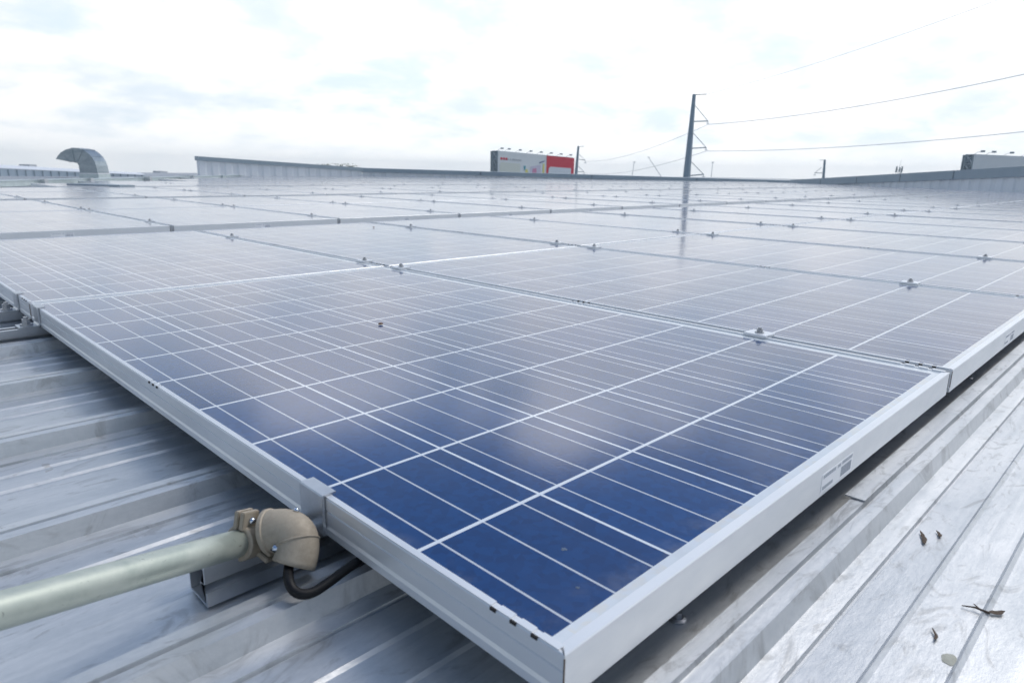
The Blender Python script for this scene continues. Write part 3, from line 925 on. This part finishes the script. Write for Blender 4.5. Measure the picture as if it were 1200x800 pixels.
def sect(P, lo, hi_f, d0, d1): 
    return [Vector((P.x, P.y, lo)) + nn * d0, Vector((P.x, P.y, lo)) + nn * d1, Vector((P.x, P.y, P.z * hi_f)) + nn * d1, Vector((P.x, P.y, P.z * hi_f)) + nn * d0]
quadstrip(bm, sect(A, 0, .74, 0, -.4), sect(B, 0, .6, 0, -.4))
quadstrip(bc, [A * 1 + nn * -.5, Vector((A.x, A.y, A.z * .74)) + nn * .05, Vector((A.x, A.y, A.z * .68)) + nn * .05, Vector((A.x, A.y, A.z * .68)) + nn * -.5],
          [B * 1 + nn * -.5, Vector((B.x, B.y, B.z * .6)) + nn * .05, Vector((B.x, B.y, B.z * .52)) + nn * .05, Vector((B.x, B.y, B.z * .52)) + nn * -.5])
nr_ = int(Ln / .19)
for i in range(nr_):
    P = A.lerp(B, (i + .5) / nr_)
    obox(br, Vector((P.x, P.y, P.z * .31)) + nn * .012, t, nn, Zu, .012, .012, P.z * .3)
for q in (bm, bc, br): bmesh.ops.recalc_face_normals(q, faces=q.faces)
put('cladding', bm, M_CLAD2, root); put('cap', bc, M_CLAD, root); put('rib', br, M_COPING, root)
root.children[-1]['label'] = 'dark standing ribs across the wall'

bm = bmesh.new()
A, B = at(148, 204.2, 62), at(262, 207.6, 75)
c = (A + B) / 2
t = (B - A); t.z = 0; Ln = t.length; t.normalize(); nn = Vector((t.y, -t.x, 0))
for P in (0,):
    a0 = A - c; b0 = B - c
    quadstrip(bm, [a0, a0 + nn * 4 + Vector((0, 0, -.35)), a0 + nn * 4 + Vector((0, 0, -8)), a0 - nn * 9 + Vector((0, 0, -8)), a0 - nn * 9],
              [b0, b0 + nn * 4 + Vector((0, 0, -.2)), b0 + nn * 4 + Vector((0, 0, -8)), b0 - nn * 9 + Vector((0, 0, -8)), b0 - nn * 9])
bmesh.ops.recalc_face_normals(bm, faces=bm.faces)
root = thing('factory_shed', c, 'low pale factory shed in the distance between the vent and the parapet end', 'building')
put('wall', bm, M_CLAD2, root)
bm = bmesh.new(); obox(bm, nn * 4.03 + Vector((0, 0, -1.0)), t, nn, Zu, Ln / 2, .03, .28); put('window_band', bm, M_COPING, root)

# far hazy town
M_TOWN = grime('town_concrete', (.42, .45, .5), (.36, .39, .44), .8, 0, .02)
def town(px, py, wpx, D, blocks, lab):
    b0 = at(px, py, D); s = D / FPX
    GZb = gz(b0.x, b0.y)
    root = thing('apartment_building', (b0.x, b0.y, GZb), lab, 'building', 'far buildings on the hazy skyline')
    b0z = b0.z
    for i, (x0, x1, h) in enumerate(blocks):
        bm = bmesh.new()
        cx = (x0 + x1) / 2 * wpx * s; top = b0z + h * s - GZb
        obox(bm, Rt * cx + Zu * (top / 2), Rt, Fw, Zu, (x1 - x0) / 2 * wpx * s, 7, top / 2)
        put('tower' if i else 'wall', bm, M_TOWN, root)
        bm = bmesh.new()
        for f_ in range(2, 8):
            obox(bm, Rt * cx + Zu * (top * f_ / 8) - Fw * 7.05, Rt, Fw, Zu, (x1 - x0) / 2 * wpx * s * .85, .06, top / 40)
        put('window_band', bm, M_COPING, root)
town(188, 206, 11, 640, ((-.5, .5, 3), (-.35, -.05, 5.5), (.0, .42, 5.0)), 'hazy apartment block on the skyline between the vent and the parapet')
town(33, 196, 12, 900, ((-.5, .5, 3.2),), 'faint flat topped building above the white wall at far left')
town(206, 206, 14, 1100, ((-.5, .5, 1.8),), 'very faint long low building just left of the parapet end')

# ---------------------------------------------------------------- trees behind the coping
def tree(px, py, D, hw_, hh_, lab):
    top = at(px, py, D); GZt = gz(top.x, top.y)
    root = thing('tree', (top.x, top.y, GZt), lab, 'tree', 'treetops behind the back parapet')
    Ht = top.z - GZt
    bm = bmesh.new(); tube(bm, [(0, 0, 0), (.1, 0, Ht * .4), (0, .1, Ht * .8)], [.25, .18, .08], 8)
    for k in range(6):
        a = k * 1.05; tube(bm, [(0, 0, Ht * (.45 + .05 * k)), (math.cos(a) * hw_ * .7, math.sin(a) * hw_ * .7, Ht * (.65 + .05 * k))], [.09, .03], 6)
    put('trunk', bm, M_BARK, root)
    bm = bmesh.new(); rg = random.Random(px)
    lumps = [(Vector((rg.gauss(0, .5) * hw_, rg.gauss(0, .5) * hw_, Ht - hh_ * rg.uniform(.15, 1.7))), rg.uniform(.25, .5) * hh_) for _ in range(16)]
    lumps.append((Vector((0, 0, Ht - hh_ * .3)), hh_ * .3))
    for c_, r_ in lumps:
        for _ in range(70):
            dv = Vector((rg.gauss(0, 1), rg.gauss(0, 1), rg.gauss(0, 1))).normalized() * r_ * rg.uniform(.5, 1)
            p = c_ + dv; a_, b2 = frame_of((rg.gauss(0, 1), rg.gauss(0, 1), rg.gauss(0, 1) + .3)); s = rg.uniform(.05, .10)
            if p.z > Ht: continue
            vs = [bm.verts.new(p + a_ * s * x + b2 * s * y) for x, y in ((-1, 0), (0, -.5), (1, 0), (0, .5))]
            bm.faces.new(vs)
    put('crown', bm, M_LEAF, root)
tree(398, 191.6, 60, 1.4, 1.6, 'green treetop peeping over the coping where two parapets meet')
tree(384, 192.4, 62, 1.0, 1.3, 'smaller treetop over the coping, left of the taller one')
tree(411, 194.0, 66, 1.1, 1.2, 'low treetop over the coping, right of the taller one')

# ---------------------------------------------------------------- billboards
def sheet(bm, O, ax_, up_v, out, pts, lift, mi=0, th=.03):
    vs = [bm.verts.new(O + ax_ * x + up_v * y + out * lift) for x, y in pts]
    vb_ = [bm.verts.new(O + ax_ * x + up_v * y + out * (lift - th)) for x, y in pts]
    bm.faces.new(vs).material_index = mi; bm.faces.new(vb_[::-1]).material_index = mi
    for i in range(len(pts)):
        j = (i + 1) % len(pts); bm.faces.new((vs[i], vb_[i], vb_[j], vs[j])).material_index = mi


def billboard(A, B, Hh, depth, side, label, face_mat, art):
    """A, B: top corners of the face, nearer first; Hh face height"""
    t = (B - A); t.z = 0; Ln = t.length; t.normalize()
    out = Vector((t.y, -t.x, 0))
    if out.dot(CP - A) < 0: out = -out
    GZa = gz(A.x, A.y)
    root = thing('billboard', (A.x, A.y, GZa), label, 'billboard', None)
    O = Vector((0, 0, A.z - GZa))
    sl_ = (B.z - A.z) / Ln
    ax_ = t + Vector((0, 0, sl_))
    bm = bmesh.new(); sheet(bm, O, ax_, Zu, out, ((0, 0), (Ln, 0), (Ln, -Hh), (0, -Hh)), 0, 0, .25)
    bmesh.ops.recalc_face_normals(bm, faces=bm.faces)
    face = put('face', bm, face_mat, root)
    # lattice body behind the face, seen at the near end
    bm = bmesh.new()
    e = O - out * .3
    for dy in (0, depth):
        for x in (0.1, Ln * .33, Ln * .66, Ln - .1):
            tube(bm, [e + ax_ * x - out * dy - Vector((0, 0, O.z)) * 1, e + ax_ * x - out * dy], .16, 6)
    for dy in (0, depth): tube(bm, [e + ax_ * .1 - out * dy, e + ax_ * (Ln - .1) - out * dy], .1, 5)
    nst = max(3, int(Hh / (depth * .8)))
    for x in (.1, Ln - .1):
        for k in range(nst):
            za, zb = -Hh * k / nst, -Hh * (k + 1) / nst
            tube(bm, [e + ax_ * x + Zu * za, e + ax_ * x - out * depth + Zu * zb], .10, 5)
            tube(bm, [e + ax_ * x + Zu * zb, e + ax_ * x - out * depth + Zu * za], .10, 5)
            tube(bm, [e + ax_ * x + Zu * za, e + ax_ * x - out * depth + Zu * za], .10, 5)
    put('lattice', bm, M_POLE, root)
    bm = bmesh.new(); sheet(bm, O - out * (depth + .6), ax_, Zu, out, ((0, 0), (Ln, 0), (Ln, -Hh), (0, -Hh)), 0, 0, .2)
    bmesh.ops.recalc_face_normals(bm, faces=bm.faces)
    put('back_face', bm, M_POLE, root)
    nl = 7
    for k in range(nl + 1):
        x = Ln * (k + .55) / (nl + .4) if k < nl else -.3
        base = O + ax_ * x
        bm = bmesh.new()
        tube(bm, [base, base + Zu * .35 + out * .6, base + Zu * .5 + out * 1.5], .035, 5)
        obox(bm, base + Zu * .52 + out * 1.6, t, out, Zu, .28, .2, .16)
        put('flood_lamp', bm, M_POLE, root)
    art(face, O, ax_, out, Ln, Hh)
    return root


M_BBW = grime('printed_white', (.74, .78, .82), (.66, .71, .76), .5, 0, .15)
M_RED = grime('printed_red', (.66, .012, .05), (.58, .010, .045), .5, 0, .3)
def pm(n, c): return mat(n, c, .5)[0]
M_CREAM = pm('printed_cream', (.66, .70, .66)); M_PALE = pm('printed_pale', (.66, .72, .80))
M_TEAL = pm('printed_teal', (.05, .35, .45)); M_YEL = pm('printed_yellow', (.72, .68, .2)); M_PINK = pm('printed_pink', (.62, .25, .42)); M_NAVY = pm('printed_navy', (.08, .12, .3)); M_LIL = pm('printed_lilac', (.60, .58, .72))


def rounded_top(x0, x1, y0, y1, r1, r2=0):
    pts = [(x0, y0)]
    for k in range(7):
        a = math.pi - k / 6 * math.pi / 2; pts.append((x0 + r1 + math.cos(a) * r1, y1 - r1 + math.sin(a) * r1))
    pts += [(x1, y1), (x1, y0)]
    return pts[::-1]


def art_main(face, O, ax_, out, Ln, Hh):
    def piece(name, pts, m_, lift):
        bm = bmesh.new(); sheet(bm, O, ax_, Zu, out, pts, lift, 0, .03); bmesh.ops.recalc_face_normals(bm, faces=bm.faces)
        put(name, bm, m_, face)
    X = lambda px: (px - 584) / (672.5 - 584) * Ln
    Y = lambda py: -py * .205                 # pixels below the top edge
    piece('red_panel', [(X(638.5), -.0), (X(673), -.0), (X(673), -Hh), (X(638.5), -Hh)], M_RED, .05)
    piece('white_shape', rounded_top(X(641), X(669), -Hh * .98, Y(12.2), .9), M_PALE, .09)
    piece('cream_shape', rounded_top(X(585.5), X(608), -Hh * .98, Y(11.5), .7), M_CREAM, .05)
    # a red mark and a line of illegible grey lettering
    x = X(586.3)
    for k in range(3): piece('red_mark', [(x, Y(8.8)), (x + .55, Y(8.8)), (x + .55, Y(6.4)), (x, Y(6.4))], M_RED, .05); x += .75
    x = X(593)
    for wd in (2, 1, 9):
        for k in range(wd): piece('grey_lettering', [(x, Y(8.6)), (x + .22, Y(8.6)), (x + .22, Y(7.0)), (x, Y(7.0))], M_INK, .05); x += .32
        x += .35
    piece('teal_figure', [(X(612.3), Y(18)), (X(614), Y(18)), (X(614.2), Y(13.4)), (X(612.0), Y(13.4))], M_TEAL, .05)
    piece('yellow_figure', [(X(613.5), Y(22)), (X(617.5), Y(22)), (X(616.2), Y(17)), (X(614.2), Y(17))], M_YEL, .06)
    piece('lilac_block', [(X(619), Y(22)), (X(632), Y(22)), (X(632), Y(11)), (X(620), Y(13.5))], M_LIL, .05)
    piece('pink_block', [(X(621.5), Y(22)), (X(627), Y(22)), (X(626.5), Y(15)), (X(622.4), Y(16))], M_PINK, .08)
    piece('navy_bar', [(X(630), Y(9.6)), (X(636), Y(7.0)), (X(636), Y(6.0)), (X(630), Y(8.2))], M_NAVY, .08)
    piece('yellow_bar', [(X(633.8), Y(22)), (X(636), Y(22)), (X(636), Y(9)), (X(634.2), Y(10))], M_YEL, .06)


def art_none(face, O, ax_, out, Ln, Hh):
    bm = bmesh.new(); sheet(bm, O, ax_, Zu, out, ((0, -Hh * .74), (Ln, -Hh * .70), (Ln, -Hh * .72), (0, -Hh * .76)), .05, 0, .03)
    bmesh.ops.recalc_face_normals(bm, faces=bm.faces); put('seam_line', bm, M_COPING, face)


billboard(at(584, 177, 150), at(672.5, 185.2, 166), 9, 1.9, 0, 'distant billboard half white, half red, showing above the back parapet', M_BBW, art_main)
billboard(at(1143, 181.3, 120), at(1290, 188, 128), 6.5, 1.7, 0, 'plain white billboard with a dark lattice end at the right photo edge', M_BBW, art_none)

# ---------------------------------------------------------------- power poles, mast and wires
def wire_bm(bm, A, B, sag, r, n=40):
    tube(bm, [A.lerp(B, i / n) - Zu * (sag * 4 * (i / n) * (1 - i / n)) for i in range(n + 1)], r, 5)


def power_pole(base, top, D, w0, w1, arms, label, topbar):
    Pb, Pt = at(*base, D), at(*top, D)
    dirp = (Pt - Pb); L1 = dirp.length; dirp.normalize()
    foot = Pb - dirp * ((Pb.z - gz(Pb.x, Pb.y)) / dirp.z)
    root = thing('power_pole', foot, label, 'power pole', 'power line poles')
    tot = (Pt - foot).length; k = (w0 - w1) / L1
    bm = bmesh.new(); tube(bm, [Vector(), dirp * tot], [min(w1 + k * tot, w0 * 1.6), w1], 10)
    put('shaft', bm, M_POLE, root)
    for (xa, ya, xb, yb, xc, yc) in arms:            # strut top on the pole, tip, arm root on the pole
        bm = bmesh.new()
        p, q, r_ = at(xa, ya, D) - foot, at(xb, yb, D) - foot, at(xc, yc, D) - foot
        tube(bm, [p, q], w1 * .20, 6); tube(bm, [r_, q], w1 * .34, 6)
        arm = put('cross_arm', bm, M_POLE, root)
        bm = bmesh.new(); s = D / FPX
        tube(bm, [q, q - Zu * s * 1.6], [w1 * .25, w1 * .35], 6); obox(bm, q - Zu * s * 2.6, Rt, Fw, Zu, s * 1.4, .05, s * .4)
        put('insulator', bm, M_WIRE, arm)
    if topbar:
        bm = bmesh.new(); tube(bm, [at(*topbar[0], D) - foot, at(*topbar[1], D) - foot], w1 * .25, 6); put('top_bar', bm, M_POLE, root)
    return root


power_pole((804.8, 206), (813.5, 111), 60, .34, .155, [(814, 123, 829.5, 142, 812.5, 142.5), (811.5, 155, 827.5, 173, 810, 174), (808.5, 188, 824.5, 204.5, 807, 206)],
           'tall tapered power pole with three triangular cross arms behind the back parapet', ((813, 111.2), (828, 110.6)))
power_pole((675.2, 202), (677.8, 171.5), 130, .30, .20, [(677.5, 180, 686, 188, 676.5, 186.5), (676.5, 194, 684.5, 201.5, 676, 201.5)],
           'shorter power pole standing just right of the red billboard', ((677.8, 172), (684.5, 171.5)))
power_pole((964.8, 210), (966.6, 187.5), 160, .32, .24, [(963, 196, 955, 202.5, 965, 203)],
           'small distant power pole above the coping right of the corner', ((966, 188), (960.5, 187.5)))
D0, D1 = 60, 130
GW = 'overhead power wires'
def wire(P, Q, sag, r, lab):
    bm = bmesh.new(); c = P.copy(); wire_bm(bm, P - c, Q - c, sag, r)
    tag(put('power_wire', bm, M_WIRE, loc=c), lab, 'wire', GW)
a1, a2, a3 = at(829.8, 146, 60), at(828, 177, 60), at(824.6, 206, 60)
wire(a1, at(1330, 58, 34), .55, .023, 'upper power wire sweeping from the tall pole to the right photo edge')
wire(a2, at(1330, 140, 34), .42, .020, 'lower power wire running from the tall pole to the right photo edge')
wire(a1, at(686.5, 189, 130), .9, .02, 'faint upper wire between the tall pole and the pole by the billboard')
wire(a2, at(684.6, 202.5, 130), .9, .02, 'faint lower wire between the tall pole and the pole by the billboard')
wire(at(828, 110.6, 60), at(1330, -62, 34), .5, .013, 'thin top wire rising from the tall pole out of the photo')

s = 250 / FPX
mb = at(1052.5, 207, 250)
GZm = gz(mb.x, mb.y)
root = thing('antenna_mast', (mb.x, mb.y, GZm), 'thin radio mast with small antennas above the right coping', 'mast')
o0 = Zu * (mb.z - GZm)
bm = bmesh.new()
for dxp in (-1.2, 1.2): tube(bm, [Rt * (dxp * s * 1.3), o0 + Rt * (dxp * s) + Zu * (8 * s)], .07, 5)
for k in range(30):
    z0 = (mb.z - GZm + 8 * s) * k / 30; z1 = (mb.z - GZm + 8 * s) * (k + 1) / 30; sg = 1 if k % 2 else -1
    tube(bm, [Rt * (sg * 1.2 * s) + Zu * z0, Rt * (-sg * 1.2 * s) + Zu * z1], .04, 4)
tube(bm, [o0 + Zu * (8 * s), o0 + Zu * (19 * s) + Rt * (.8 * s)], [.09, .03], 5)
put('lattice', bm, M_WIRE, root)
for x, z in ((-3.4, 7), (-3.0, 9), (2.9, 6.5), (3.3, 9), (.6, 8)):
    bm = bmesh.new(); obox(bm, o0 + Rt * (x * s) + Zu * (z * s), Rt, Fw, Zu, .22, .12, .8); tube(bm, [o0 + Rt * (x * s) + Zu * ((z - 1) * s), o0 + Zu * ((z - 1) * s)], .05, 4); put('antenna', bm, M_POLE, root)

for (xa, ya, xb, yb, D, nm, lab) in ((741, 204, 743.2, 190, 200, 'lamp_post', 'faint thin post behind the parapet left of the tall pole'), (833.6, 207, 835.2, 190.5, 190, 'lamp_post', 'faint thin post behind the parapet right of the tall pole'),
                                     (773.5, 205, 760, 184.5, 220, 'crane_boom', 'faint leaning crane boom behind the parapet near the tall pole')):
    P, Q = at(xa, ya, D), at(xb, yb, D); dv = (Q - P).normalized()
    F = P - dv * ((P.z - gz(P.x, P.y)) / dv.z)
    bm = bmesh.new(); tube(bm, [Vector(), Q - F], [.16, .08], 6)
    obox(bm, Q - F, Rt, Fw, Zu, .35, .12, .1)
    tag(put(nm, bm, M_WIRE, loc=F), lab, 'crane' if nm == 'crane_boom' else 'post')
